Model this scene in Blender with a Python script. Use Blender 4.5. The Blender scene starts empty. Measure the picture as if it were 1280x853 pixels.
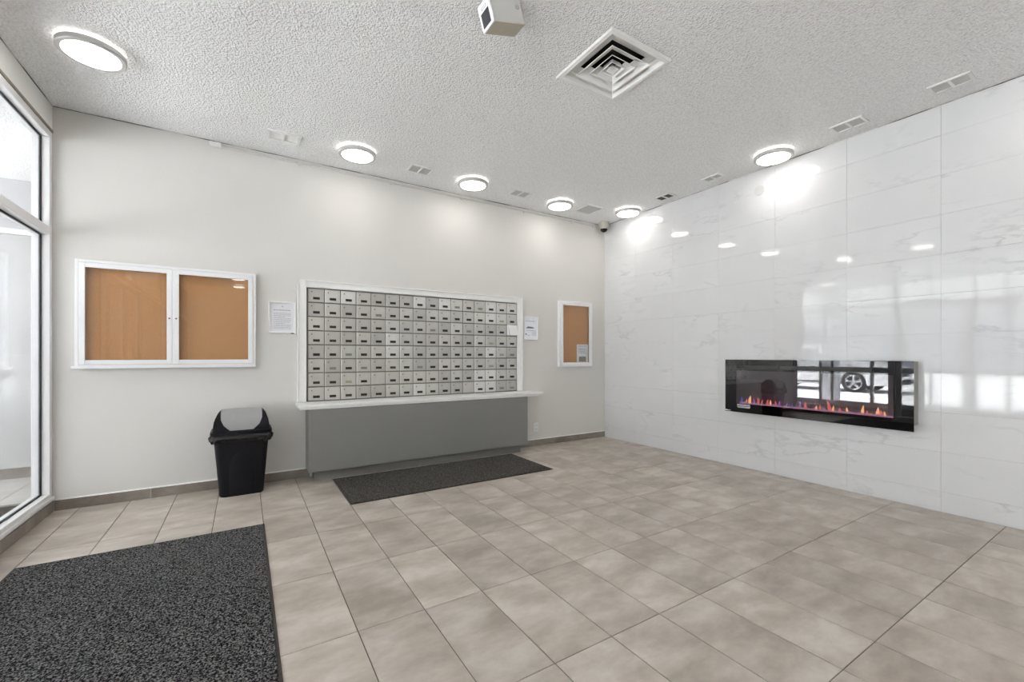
import bpy, bmesh, math, random
from mathutils import Vector, Matrix
random.seed(7)
C = bpy.context.scene.collection
scn = bpy.context.scene
PI = math.pi

# ------------------------------------------------------------------ camera, world, sun, exposure
cam_d = bpy.data.cameras.new('camera'); cam = bpy.data.objects.new('camera', cam_d); C.objects.link(cam)
scn.camera = cam
cam_d.sensor_fit = 'HORIZONTAL'; cam_d.sensor_width = 36.0
cam_d.lens = 536.9 / 1280 * 36.0
cam_d.shift_x = 0.0
cam_d.shift_y = (444.64 - 426.5) / 1280.0
cam_d.clip_start = 0.05; cam_d.clip_end = 300
CAMH = 1.2042
cam.location = (0, 0, CAMH)
cam.rotation_euler = (PI / 2, 0, -math.radians(31.93))

w = bpy.data.worlds.new('overcast_sky'); scn.world = w; w.use_nodes = True
nt = w.node_tree; bg = nt.nodes['Background']
bg.inputs[0].default_value = (0.975, 0.985, 1.0, 1); bg.inputs[1].default_value = 3.2

sd = bpy.data.lights.new('sun', 'SUN'); sd.energy = 25.0; sd.angle = math.radians(3); sd.color = (1, .97, .92)
so = bpy.data.objects.new('sun', sd); C.objects.link(so); so.rotation_euler = (math.radians(-38), math.radians(12), 0)

scn.view_settings.view_transform = 'Standard'; scn.view_settings.look = 'None'
scn.view_settings.gamma = 1; scn.view_settings.use_curve_mapping = False
scn.view_settings.exposure = 1.15
LAMP = 8.5

# ------------------------------------------------------------------ room numbers (metres, camera at x=y=0)
H, W, D, L, F = 3.1376, 4.5532, 4.702, -1.2608, -5.2
TX0, TY0, TP, TL = 0.4216, 1.9467, 0.305, 0.61      # floor tile grid
OX, VY, VZ = -3.6, 6.15, 2.93                       # vestibule: outer glazing, end wall, ceiling

# ------------------------------------------------------------------ materials
def new_mat(name):
    m = bpy.data.materials.new(name); m.use_nodes = True
    return m, m.node_tree, m.node_tree.nodes['Principled BSDF']
def node(nt, t, **kw):
    n = nt.nodes.new(t)
    for k, v in kw.items(): setattr(n, k, v)
    return n
def simple(name, col, rough=.5, metal=0, ns=0, na=.05, bump=0, bs=200, spec=None, rand=0, coat=0, nscale=(1, 1, 1)):
    """principled material with gentle procedural colour noise (ns scale, na amount), bump and per-object variation"""
    m, nt, p = new_mat(name)
    p.inputs['Roughness'].default_value = rough; p.inputs['Metallic'].default_value = metal
    if spec is not None: p.inputs['Specular IOR Level'].default_value = spec
    if coat: p.inputs['Coat Weight'].default_value = coat; p.inputs['Coat Roughness'].default_value = .05
    tc = node(nt, 'ShaderNodeTexCoord'); mp = node(nt, 'ShaderNodeMapping'); mp.inputs['Scale'].default_value = nscale
    nt.links.new(tc.outputs['Object'], mp.inputs[0])
    rgb = node(nt, 'ShaderNodeHueSaturation'); rgb.inputs['Color'].default_value = (*col, 1)
    v = node(nt, 'ShaderNodeMath', operation='MULTIPLY_ADD'); v.inputs[0].default_value = .5; v.inputs[1].default_value = na * 2; v.inputs[2].default_value = 1 - na
    no = node(nt, 'ShaderNodeTexNoise'); no.inputs['Scale'].default_value = ns or 4; no.inputs['Detail'].default_value = 5
    nt.links.new(mp.outputs[0], no.inputs['Vector']); nt.links.new(no.outputs[0], v.inputs[0])
    out = v.outputs[0]
    if rand:
        oi = node(nt, 'ShaderNodeObjectInfo'); r = node(nt, 'ShaderNodeMath', operation='MULTIPLY_ADD')
        r.inputs[1].default_value = rand * 2; r.inputs[2].default_value = -rand
        nt.links.new(oi.outputs['Random'], r.inputs[0])
        a = node(nt, 'ShaderNodeMath', operation='ADD'); nt.links.new(out, a.inputs[0]); nt.links.new(r.outputs[0], a.inputs[1]); out = a.outputs[0]
    nt.links.new(out, rgb.inputs['Value']); nt.links.new(rgb.outputs[0], p.inputs['Base Color'])
    if bump:
        nb = node(nt, 'ShaderNodeTexNoise'); nb.inputs['Scale'].default_value = bs; nb.inputs['Detail'].default_value = 3
        b = node(nt, 'ShaderNodeBump'); b.inputs['Strength'].default_value = bump; b.inputs['Distance'].default_value = .004
        nt.links.new(tc.outputs['Object'], nb.inputs['Vector']); nt.links.new(nb.outputs[0], b.inputs['Height']); nt.links.new(b.outputs[0], p.inputs['Normal'])
    return m
def emit(name, col, s):
    m = bpy.data.materials.new(name); m.use_nodes = True; nt = m.node_tree; nt.nodes.clear()
    e = nt.nodes.new('ShaderNodeEmission'); o = nt.nodes.new('ShaderNodeOutputMaterial')
    e.inputs[0].default_value = (*col, 1); e.inputs[1].default_value = s; nt.links.new(e.outputs[0], o.inputs[0])
    return m
def glass(name, tint, ior=1.5, rough=0.0, extra=0.0):
    """thin pane: see-through plus a Fresnel mirror reflection"""
    m = bpy.data.materials.new(name); m.use_nodes = True; nt = m.node_tree; nt.nodes.clear()
    o = nt.nodes.new('ShaderNodeOutputMaterial'); mx = nt.nodes.new('ShaderNodeMixShader')
    t = nt.nodes.new('ShaderNodeBsdfTransparent'); g = nt.nodes.new('ShaderNodeBsdfGlossy'); f = nt.nodes.new('ShaderNodeFresnel')
    t.inputs[0].default_value = (*tint, 1); g.inputs['Roughness'].default_value = rough
    ge = nt.nodes.new('ShaderNodeNewGeometry'); im = nt.nodes.new('ShaderNodeMath'); im.operation = 'MULTIPLY_ADD'   # same mirror strength on both faces of the pane
    im.inputs[1].default_value = 1 / ior - ior; im.inputs[2].default_value = ior
    nt.links.new(ge.outputs['Backfacing'], im.inputs[0]); nt.links.new(im.outputs[0], f.inputs[0])
    a = nt.nodes.new('ShaderNodeMath'); a.operation = 'ADD'; a.inputs[1].default_value = extra; a.use_clamp = True
    nt.links.new(f.outputs[0], a.inputs[0]); nt.links.new(a.outputs[0], mx.inputs[0])
    nt.links.new(t.outputs[0], mx.inputs[1]); nt.links.new(g.outputs[0], mx.inputs[2]); nt.links.new(mx.outputs[0], o.inputs[0])
    return m

def popcorn_mat():
    m, nt, p = new_mat('popcorn_ceiling'); p.inputs['Roughness'].default_value = .95; p.inputs['Specular IOR Level'].default_value = .1
    tc = node(nt, 'ShaderNodeTexCoord')
    n1 = node(nt, 'ShaderNodeTexNoise'); n1.inputs['Scale'].default_value = 50; n1.inputs['Detail'].default_value = 4; n1.inputs['Roughness'].default_value = .6
    n2 = node(nt, 'ShaderNodeTexVoronoi'); n2.inputs['Scale'].default_value = 88
    nt.links.new(tc.outputs['Object'], n1.inputs['Vector']); nt.links.new(tc.outputs['Object'], n2.inputs['Vector'])
    s = node(nt, 'ShaderNodeMath', operation='MULTIPLY_ADD'); s.inputs[1].default_value = -.5
    nt.links.new(n2.outputs['Distance'], s.inputs[0]); nt.links.new(n1.outputs[0], s.inputs[2])
    b = node(nt, 'ShaderNodeBump'); b.inputs['Strength'].default_value = 1.0; b.inputs['Distance'].default_value = .012
    nt.links.new(s.outputs[0], b.inputs['Height']); nt.links.new(b.outputs[0], p.inputs['Normal'])
    cr = node(nt, 'ShaderNodeValToRGB'); cr.color_ramp.elements[0].position = .05; cr.color_ramp.elements[1].position = .5
    cr.color_ramp.elements[0].color = (.84, .84, .84, 1); cr.color_ramp.elements[1].color = (1, 1, 1, 1)
    nt.links.new(s.outputs[0], cr.inputs[0]); nt.links.new(cr.outputs[0], p.inputs['Base Color'])
    return m

def marble_mat(name='white_marble', base=.70):
    m, nt, p = new_mat(name); p.inputs['Roughness'].default_value = .045; p.inputs['Specular IOR Level'].default_value = .6
    tc = node(nt, 'ShaderNodeTexCoord'); oi = node(nt, 'ShaderNodeObjectInfo')
    cmb = node(nt, 'ShaderNodeVectorMath', operation='ADD')
    mul = node(nt, 'ShaderNodeMath', operation='MULTIPLY'); mul.inputs[1].default_value = 40
    nt.links.new(oi.outputs['Random'], mul.inputs[0]); nt.links.new(tc.outputs['Object'], cmb.inputs[0]); nt.links.new(mul.outputs[0], cmb.inputs[1])
    mp = node(nt, 'ShaderNodeMapping'); mp.inputs['Rotation'].default_value = (math.radians(30), 0, 0); mp.inputs['Scale'].default_value = (1, .9, 3.2)
    nt.links.new(cmb.outputs[0], mp.inputs[0])
    n1 = node(nt, 'ShaderNodeTexNoise'); n1.inputs['Scale'].default_value = 1.9; n1.inputs['Detail'].default_value = 7; n1.inputs['Roughness'].default_value = .55; n1.inputs['Distortion'].default_value = .12
    nt.links.new(mp.outputs[0], n1.inputs['Vector'])
    d = node(nt, 'ShaderNodeMath', operation='SUBTRACT'); d.inputs[1].default_value = .5
    ab = node(nt, 'ShaderNodeMath', operation='ABSOLUTE'); nt.links.new(n1.outputs[0], d.inputs[0]); nt.links.new(d.outputs[0], ab.inputs[0])
    cr = node(nt, 'ShaderNodeValToRGB'); e = cr.color_ramp.elements
    e[0].position = 0; e[0].color = (1, 1, 1, 1); e[1].position = .028; e[1].color = (0, 0, 0, 1)
    nt.links.new(ab.outputs[0], cr.inputs[0])
    n2 = node(nt, 'ShaderNodeTexNoise'); n2.inputs['Scale'].default_value = 2.3; n2.inputs['Detail'].default_value = 3
    nt.links.new(cmb.outputs[0], n2.inputs['Vector'])
    mk = node(nt, 'ShaderNodeMapRange'); mk.inputs[1].default_value = .50; mk.inputs[2].default_value = .80
    nt.links.new(n2.outputs[0], mk.inputs[0])
    f = node(nt, 'ShaderNodeMath', operation='MULTIPLY'); nt.links.new(cr.outputs[0], f.inputs[0]); nt.links.new(mk.outputs[0], f.inputs[1])
    mx = node(nt, 'ShaderNodeMix', data_type='RGBA'); mx.inputs[6].default_value = (base, base, base * 1.007, 1); mx.inputs[7].default_value = (.50, .50, .51, 1)
    nt.links.new(f.outputs[0], mx.inputs[0])
    sh = node(nt, 'ShaderNodeMix', data_type='RGBA'); sh.blend_type = 'MULTIPLY'; sh.inputs[0].default_value = .10
    nt.links.new(mx.outputs[2], sh.inputs[6]); nt.links.new(n2.outputs[0], sh.inputs[7]); nt.links.new(sh.outputs[2], p.inputs['Base Color'])
    nb = node(nt, 'ShaderNodeTexNoise'); nb.inputs['Scale'].default_value = 2.5; nb.inputs['Detail'].default_value = 1
    nt.links.new(cmb.outputs[0], nb.inputs['Vector'])
    b = node(nt, 'ShaderNodeBump'); b.inputs['Strength'].default_value = .05; b.inputs['Distance'].default_value = .006
    nt.links.new(nb.outputs[0], b.inputs['Height']); nt.links.new(b.outputs[0], p.inputs['Normal'])
    return m

def floor_tile_mat(name, c1, c2, c3, rough=.38):
    """cloudy taupe porcelain, brushed along the short side, different on every tile"""
    m, nt, p = new_mat(name); p.inputs['Specular IOR Level'].default_value = .45
    tc = node(nt, 'ShaderNodeTexCoord'); oi = node(nt, 'ShaderNodeObjectInfo')
    mul = node(nt, 'ShaderNodeMath', operation='MULTIPLY'); mul.inputs[1].default_value = 60; nt.links.new(oi.outputs['Random'], mul.inputs[0])
    add = node(nt, 'ShaderNodeVectorMath', operation='ADD'); nt.links.new(tc.outputs['Object'], add.inputs[0]); nt.links.new(mul.outputs[0], add.inputs[1])
    mp = node(nt, 'ShaderNodeMapping'); mp.inputs['Scale'].default_value = (1, 1.7, 1); nt.links.new(add.outputs[0], mp.inputs[0])
    n1 = node(nt, 'ShaderNodeTexNoise'); n1.inputs['Scale'].default_value = 3.2; n1.inputs['Detail'].default_value = 12; n1.inputs['Roughness'].default_value = .60; n1.inputs['Distortion'].default_value = .15
    nt.links.new(mp.outputs[0], n1.inputs['Vector'])
    cr = node(nt, 'ShaderNodeValToRGB'); e = cr.color_ramp.elements
    e[0].position = .34; e[0].color = (*c1, 1); e[1].position = .66; e[1].color = (*c3, 1); x = e.new(.5); x.color = (*c2, 1)
    nt.links.new(n1.outputs[0], cr.inputs[0])
    hs = node(nt, 'ShaderNodeHueSaturation'); r = node(nt, 'ShaderNodeMath', operation='MULTIPLY_ADD'); r.inputs[1].default_value = .16; r.inputs[2].default_value = .94
    nt.links.new(oi.outputs['Random'], r.inputs[0]); nt.links.new(r.outputs[0], hs.inputs['Value']); nt.links.new(cr.outputs[0], hs.inputs['Color'])
    nt.links.new(hs.outputs[0], p.inputs['Base Color'])
    rr = node(nt, 'ShaderNodeMath', operation='MULTIPLY_ADD'); rr.inputs[1].default_value = .2; rr.inputs[2].default_value = rough - .1
    nt.links.new(n1.outputs[0], rr.inputs[0]); nt.links.new(rr.outputs[0], p.inputs['Roughness'])
    return m

def carpet_mat(name, dark, light, scale=260, bump=1.0, grad=None):
    m, nt, p = new_mat(name); p.inputs['Roughness'].default_value = 1; p.inputs['Specular IOR Level'].default_value = .05
    tc = node(nt, 'ShaderNodeTexCoord'); n = node(nt, 'ShaderNodeTexNoise'); n.inputs['Scale'].default_value = scale; n.inputs['Detail'].default_value = 2
    nt.links.new(tc.outputs['Object'], n.inputs['Vector'])
    n2 = node(nt, 'ShaderNodeTexVoronoi'); n2.inputs['Scale'].default_value = scale * .5; nt.links.new(tc.outputs['Object'], n2.inputs['Vector'])
    s = node(nt, 'ShaderNodeMath', operation='MULTIPLY_ADD'); s.inputs[1].default_value = -.25; nt.links.new(n2.outputs['Distance'], s.inputs[0]); nt.links.new(n.outputs[0], s.inputs[2])
    cr = node(nt, 'ShaderNodeValToRGB'); e = cr.color_ramp.elements; e[0].position = .30; e[1].position = .58
    e[0].color = (*dark, 1); e[1].color = (*light, 1); nt.links.new(s.outputs[0], cr.inputs[0]); nt.links.new(cr.outputs[0], p.inputs['Base Color'])
    b = node(nt, 'ShaderNodeBump'); b.inputs['Strength'].default_value = bump; b.inputs['Distance'].default_value = .006
    nt.links.new(s.outputs[0], b.inputs['Height']); nt.links.new(b.outputs[0], p.inputs['Normal'])
    return m

def cork_mat():
    m, nt, p = new_mat('cork'); p.inputs['Roughness'].default_value = .9
    tc = node(nt, 'ShaderNodeTexCoord'); n = node(nt, 'ShaderNodeTexNoise'); n.inputs['Scale'].default_value = 160; n.inputs['Detail'].default_value = 4
    nt.links.new(tc.outputs['Object'], n.inputs['Vector']); cr = node(nt, 'ShaderNodeValToRGB'); e = cr.color_ramp.elements
    e[0].position = .3; e[1].position = .7; e[0].color = (.50, .24, .085, 1); e[1].color = (.66, .36, .155, 1)
    nt.links.new(n.outputs[0], cr.inputs[0]); nt.links.new(cr.outputs[0], p.inputs['Base Color'])
    return m

def gap_mat():
    """ragged shadow line of old caulk: dark and pale stretches"""
    m, nt, p = new_mat('ragged_caulk_shadow'); p.inputs['Roughness'].default_value = .9
    tc = node(nt, 'ShaderNodeTexCoord'); n = node(nt, 'ShaderNodeTexNoise'); n.inputs['Scale'].default_value = 2.2; n.inputs['Detail'].default_value = 6
    nt.links.new(tc.outputs['Object'], n.inputs['Vector']); cr = node(nt, 'ShaderNodeValToRGB'); e = cr.color_ramp.elements
    e[0].position = .44; e[1].position = .56; e[0].color = (.10, .10, .09, 1); e[1].color = (.60, .60, .58, 1)
    nt.links.new(n.outputs[0], cr.inputs[0]); nt.links.new(cr.outputs[0], p.inputs['Base Color'])
    return m

M = dict(
    paint=simple('warm_white_wall_paint', (.675, .66, .632), .75, ns=2, na=.02, bump=.12, bs=90, spec=.25),
    bulk=simple('bulkhead_paint', (.84, .83, .81), .75, ns=2, na=.02, bump=.12, bs=90, spec=.25),
    popcorn=popcorn_mat(), marble=marble_mat(), vmarble=marble_mat('vestibule_marble', .50), cork=cork_mat(), gap=gap_mat(),
    grout=simple('grout', (.11, .095, .08), .9, ns=30, na=.2),
    mgrout=simple('marble_grout', (.55, .55, .54), .5, ns=20, na=.05), wgrout=simple('pale_grout', (.62, .62, .60), .8, ns=20, na=.05),
    tile=floor_tile_mat('floor_porcelain', (.335, .29, .245), (.44, .39, .34), (.56, .515, .465)),
    base=floor_tile_mat('baseboard_porcelain', (.16, .135, .115), (.23, .20, .175), (.30, .27, .24), .45),
    vtile=floor_tile_mat('vestibule_porcelain', (.36, .35, .33), (.45, .44, .42), (.52, .51, .50)),
    white=simple('white_painted_trim', (.83, .83, .81), .38, ns=5, na=.015),
    alu=simple('white_painted_aluminium', (.82, .82, .83), .32, ns=6, na=.015),
    rubber=simple('black_glazing_rubber', (.012, .012, .013), .5),
    black=simple('matt_black', (.015, .015, .016), .6),
    grey=simple('grey_laminate', (.222, .220, .212), .42, ns=1.2, na=.05),
    toe=simple('grey_toe_kick', (.20, .195, .185), .5, ns=2, na=.06),
    door=simple('brushed_mailbox_metal', (.58, .57, .54), .36, metal=.62, ns=40, na=.07, rand=.13, nscale=(1, 1, .12)),
    doorb=simple('newer_mailbox_metal', (.74, .74, .71), .34, metal=.45, ns=40, na=.05, rand=.04, nscale=(1, 1, .12)),
    rail=simple('mailbox_frame_metal', (.20, .19, .17), .42, metal=.6, ns=20, na=.08),
    slot=simple('dark_name_window', (.02, .018, .015), .35),
    slotg=simple('grey_name_card', (.25, .24, .22), .5, ns=120, na=.4),
    slotb=simple('beige_name_card', (.38, .35, .26), .5, ns=120, na=.3),
    lock=simple('key_lock_metal', (.22, .21, .20), .4, metal=.8),
    paper=simple('paper', (.74, .74, .77), .6, ns=30, na=.02),
    bpaper=simple('blue_tinted_paper', (.80, .83, .88), .6, ns=14, na=.10),
    ink=simple('printed_grey_ink', (.34, .34, .38), .7), inkd=simple('printed_dark_ink', (.10, .15, .20), .7, ns=60, na=.3),
    photo=simple('printed_photo', (.30, .27, .22), .6, ns=60, na=.6),
    pane=glass('window_glass', (.925, .93, .93), 1.5), cpane=glass('cabinet_glass', (.96, .96, .955), 1.5),
    fpane=glass('fireplace_window_glass', (.62, .60, .62), 1.5, extra=.06),
    fblack=None,
    fhouse=simple('fireplace_housing_metal', (.30, .29, .27), .45, metal=.3),
    fback=simple('firebox_back', (.27, .26, .265), .6, ns=3, na=.25),
    silver=simple('satin_silver_trim', (.60, .59, .58), .35, metal=.35),
    ventw=simple('white_vent_metal', (.86, .86, .84), .5, ns=8, na=.03),
    ventin=simple('vent_slats_grey', (.58, .58, .565), .6), ventd=simple('vent_slats_dark', (.11, .11, .105), .6),
    duct=simple('dark_duct', (.02, .02, .02), .9),
    diff=simple('diffuser_metal', (.88, .88, .86), .45, ns=6, na=.03),
    bin=simple('black_bin_plastic', (.006, .006, .009), .45, ns=30, na=.1, bump=.1, bs=300, spec=.22),
    binlid=simple('grey_bin_plastic', (.33, .33, .33), .45, ns=20, na=.05),
    bag=simple('black_bag_film', (.006, .006, .007), .18, bump=.6, bs=60),
    mat=carpet_mat('charcoal_loop_pile', (.008, .008, .009), (.25, .25, .25), 150, 1.0),
    mat2=carpet_mat('brown_grey_pile', (.030, .028, .026), (.19, .175, .16), 170, .8),
    medge=simple('rubber_mat_edge', (.040, .036, .030), .7),
    medge2=simple('brown_rubber_mat_edge', (.016, .012, .009), .7),
    sens=simple('sensor_plastic', (.60, .595, .57), .5), sensw=simple('sensor_front_plastic', (.88, .88, .90), .4),
    sensb=simple('yellowed_sensor_base', (.56, .52, .42), .5, ns=12, na=.08), sensg=simple('grey_sensor_mesh', (.035, .035, .045), .5, ns=400, na=.3),
    cambody=simple('beige_camera_plastic', (.50, .48, .42), .5, ns=20, na=.05), camd=simple('dark_camera_dome', (.01, .01, .01), .08),
    conduit=simple('painted_conduit', (.66, .65, .62), .5),
    outlet=simple('white_outlet_plastic', (.85, .85, .84), .35),
    snow=simple('snowy_asphalt', (.80, .82, .86), .9, ns=.35, na=.14),
    carw=simple('white_car_paint', (.85, .86, .88), .2, coat=.8), carg=simple('dark_car_glass', (.02, .025, .03), .08),
    tyre=simple('tyre_rubber', (.03, .03, .032), .8), rim=simple('alloy_rim', (.60, .61, .63), .3, metal=.9),
    cartrim=simple('grey_car_trim', (.12, .12, .13), .6), lampr=simple('headlamp_lens', (.75, .78, .82), .1),
    brick=simple('grey_far_building', (.22, .23, .26), .9, ns=1.5, na=.12), fwin=simple('far_building_glass', (.10, .13, .17), .2),
    col=simple('pale_concrete', (.60, .62, .65), .8, ns=2, na=.05),
    diffuser=emit('lit_lamp_diffuser', (1, .965, .91), LAMP), halo=emit('lit_lamp_back_ring', (1, .97, .92), LAMP * .5),
)
# the black gloss panel of the fireplace
m, nt, p = new_mat('black_gloss_glass'); p.inputs['Base Color'].default_value = (.004, .004, .005, 1); p.inputs['Roughness'].default_value = .0
p.inputs['IOR'].default_value = 1.5; p.inputs['Specular IOR Level'].default_value = .85; p.inputs['Coat Weight'].default_value = .0; p.inputs['Coat IOR'].default_value = 1.6; p.inputs['Coat Roughness'].default_value = 0
M['fblack'] = m

# ------------------------------------------------------------------ mesh helpers (all given in world coordinates)
OFF = {}
class MB:
    def __init__(s): s.bm = bmesh.new()
    def box(s, x0, x1, y0, y1, z0, z1, bev=0, seg=1):
        b = bmesh.new(); bmesh.ops.create_cube(b, size=1)
        for v in b.verts:
            v.co = Vector((x0 + (v.co.x + .5) * (x1 - x0), y0 + (v.co.y + .5) * (y1 - y0), z0 + (v.co.z + .5) * (z1 - z0)))
        if bev: bmesh.ops.bevel(b, geom=b.edges[:] , offset=bev, segments=seg, affect='EDGES', profile=.5)
        return s.merge(b)
    def merge(s, b, mtx=None):
        if mtx is not None: bmesh.ops.transform(b, matrix=mtx, verts=b.verts)
        me = bpy.data.meshes.new('tmp'); b.to_mesh(me); b.free(); s.bm.from_mesh(me); bpy.data.meshes.remove(me); return s
    def cyl(s, c, r, h, axis='z', seg=32, r2=None):
        b = bmesh.new(); bmesh.ops.create_cone(b, cap_ends=True, segments=seg, radius1=r, radius2=r if r2 is None else r2, depth=h)
        rot = {'z': Matrix(), 'x': Matrix.Rotation(PI / 2, 4, 'Y'), 'y': Matrix.Rotation(-PI / 2, 4, 'X')}[axis]
        return s.merge(b, Matrix.Translation(c) @ rot)
    def lathe(s, c, prof, seg=48):
        """profile [(r,z)..] spun about the vertical through c; ends closed when r=0"""
        rings = []
        for r, z in prof:
            if r < 1e-6: rings.append([s.bm.verts.new((c[0], c[1], c[2] + z))])
            else: rings.append([s.bm.verts.new((c[0] + r * math.cos(2 * PI * k / seg), c[1] + r * math.sin(2 * PI * k / seg), c[2] + z)) for k in range(seg)])
        for a, b in zip(rings, rings[1:]):
            for k in range(seg):
                k2 = (k + 1) % seg
                if len(a) == 1: s.bm.faces.new((a[0], b[k], b[k2]))
                elif len(b) == 1: s.bm.faces.new((a[k], a[k2], b[0]))
                else: s.bm.faces.new((a[k], a[k2], b[k2], b[k]))
        return s
    def loft(s, rings, cap=True):
        rr = [[s.bm.verts.new(p) for p in r] for r in rings]; n = len(rr[0])
        for a, b in zip(rr, rr[1:]):
            for k in range(n): s.bm.faces.new((a[k], a[(k + 1) % n], b[(k + 1) % n], b[k]))
        if cap: s.bm.faces.new(rr[0][::-1]); s.bm.faces.new(rr[-1])
        return s
    def tube(s, pts, r, seg=8):
        rings = []
        for i, p in enumerate(pts):
            p = Vector(p); d = (Vector(pts[min(i + 1, len(pts) - 1)]) - Vector(pts[max(i - 1, 0)])).normalized()
            u = d.cross(Vector((0, 0, 1)) if abs(d.z) < .9 else Vector((1, 0, 0))).normalized(); v = d.cross(u)
            rings.append([tuple(p + r * (math.cos(2 * PI * k / seg) * u + math.sin(2 * PI * k / seg) * v)) for k in range(seg)])
        return s.loft(rings)
    def prism(s, poly, axis, a, b):
        """polygon in the other two axes (in xyz order) extruded along axis from a to b"""
        def P(q, t): return {'x': (t, q[0], q[1]), 'y': (q[0], t, q[1]), 'z': (q[0], q[1], t)}[axis]
        return s.loft([[P(q, a) for q in poly], [P(q, b) for q in poly]])
    def frame(s, x0, x1, z0, z1, y0, y1, t, bev=0):
        """rectangular frame in the xz plane, four mitre-less bars"""
        s.box(x0, x0 + t, y0, y1, z0, z1, bev); s.box(x1 - t, x1, y0, y1, z0, z1, bev)
        s.box(x0 + t, x1 - t, y0, y1, z0, z0 + t, bev); s.box(x0 + t, x1 - t, y0, y1, z1 - t, z1, bev); return s
    def frame_yz(s, y0, y1, z0, z1, x0, x1, t, bev=0):
        s.box(x0, x1, y0, y0 + t, z0, z1, bev); s.box(x0, x1, y1 - t, y1, z0, z1, bev)
        s.box(x0, x1, y0 + t, y1 - t, z0, z0 + t, bev); s.box(x0, x1, y0 + t, y1 - t, z1 - t, z1, bev); return s
    def link(s, name, mat, parent=None, smooth=False, origin=None):
        bm = s.bm; bmesh.ops.recalc_face_normals(bm, faces=bm.faces)
        if parent is not None: off = OFF[parent.name]
        xs = [v.co for v in bm.verts]
        lo = Vector([min(c[i] for c in xs) for i in range(3)]); hi = Vector([max(c[i] for c in xs) for i in range(3)])
        o0 = Vector(origin) if origin else Vector(((lo.x + hi.x) / 2, (lo.y + hi.y) / 2, lo.z))
        bmesh.ops.translate(bm, vec=-o0, verts=bm.verts)
        me = bpy.data.meshes.new(name); bm.to_mesh(me); bm.free(); me.materials.append(mat)
        if smooth:
            me.polygons.foreach_set('use_smooth', [True] * len(me.polygons))
            me.set_sharp_from_angle(angle=math.radians(38))
        o = bpy.data.objects.new(name, me); C.objects.link(o); OFF[o.name] = o0
        if parent is not None: o.parent = parent; o.location = o0 - off
        else: o.location = o0
        return o
def tag(o, label=None, cat=None, group=None, kind=None):
    if label: o['label'] = label
    if cat: o['category'] = cat
    if group: o['group'] = group
    if kind: o['kind'] = kind
    return o
def thing(name, loc, label, cat, group=None):
    o = bpy.data.objects.new(name, None); C.objects.link(o); o.location = loc; o.empty_display_size = .1
    OFF[o.name] = Vector(loc); return tag(o, label, cat, group)
def struct(name, mb, mat, label=None, origin=None):
    return tag(mb.link(name, mat, origin=origin), label, None, None, 'structure')
def place(src_mesh, name, world, parent, rot=None):
    o = bpy.data.objects.new(name, src_mesh); C.objects.link(o); o.parent = parent
    o.location = Vector(world) - OFF[parent.name]; OFF[o.name] = Vector(world)
    if rot: o.rotation_euler = rot
    return o
def copy_tree(root, loc, label=None):
    r = root.copy(); C.objects.link(r); r.location = loc; OFF[r.name] = Vector(loc)
    if label: r['label'] = label
    def rec(src, dst):
        for ch in list(src.children):
            c = ch.copy(); C.objects.link(c); c.parent = dst; rec(ch, c)
    kids = [k for k in root.children]
    for ch in kids:
        c = ch.copy(); C.objects.link(c); c.parent = r; rec(ch, c)
    return r

# ------------------------------------------------------------------ the floor with its tiles
def slab_tile(x0, x1, y0, y1, z0, z1, ch=.0012):
    """tile with a small chamfer round its top face, centred on its own origin"""
    cx, cy = (x0 + x1) / 2, (y0 + y1) / 2
    def ring(d, z): return [(x0 + d - cx, y0 + d - cy, z), (x1 - d - cx, y0 + d - cy, z), (x1 - d - cx, y1 - d - cy, z), (x0 + d - cx, y1 - d - cy, z)]
    mb = MB(); mb.loft([ring(0, z0), ring(0, z1 - ch), ring(ch, z1)])
    bmesh.ops.recalc_face_normals(mb.bm, faces=mb.bm.faces)
    me = bpy.data.meshes.new('tile'); mb.bm.to_mesh(me); mb.bm.free(); return me, (cx, cy, 0)
def lay_floor(parent, X0, X1, Y0, Y1, mat, far_y=None, J=.0023):
    """tiles on the grid clipped to the rectangle; those nearer than far_y each an object, the rest joined"""
    cache = {}; rest = MB(); any_rest = False
    i0 = math.floor((X0 - TX0) / TP); i1 = math.ceil((X1 - TX0) / TP); j0 = math.floor((Y0 - TY0) / TL); j1 = math.ceil((Y1 - TY0) / TL)
    for i in range(i0, i1):
        for j in range(j0, j1):
            a, b = max(X0, TX0 + i * TP), min(X1, TX0 + (i + 1) * TP); c, d = max(Y0, TY0 + j * TL), min(Y1, TY0 + (j + 1) * TL)
            if b - a < .02 or d - c < .02: continue
            a += J; b -= J; c += J * .85; d -= J * .85
            if far_y is not None and d < far_y:
                rest.box(a, b, c, d, -.008, 0); any_rest = True; continue
            key = (round(b - a, 4), round(d - c, 4))
            if key not in cache:
                me, _ = slab_tile(a, b, c, d, -.008, 0); me.materials.append(mat); cache[key] = me
            place(cache[key], 'tile', ((a + b) / 2, (c + d) / 2, random.uniform(-.0003, .0003)), parent)
    if any_rest: tag(rest.link('tile_field', mat, parent), kind='stuff')

fl = struct('floor', MB().box(L - .12, W + .2, F - .2, D + .2, -.15, -.0035), M['grout'], 'taupe porcelain tile lobby floor')
lay_floor(fl, L, W, F, D, M['tile'], far_y=-1.2)

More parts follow.
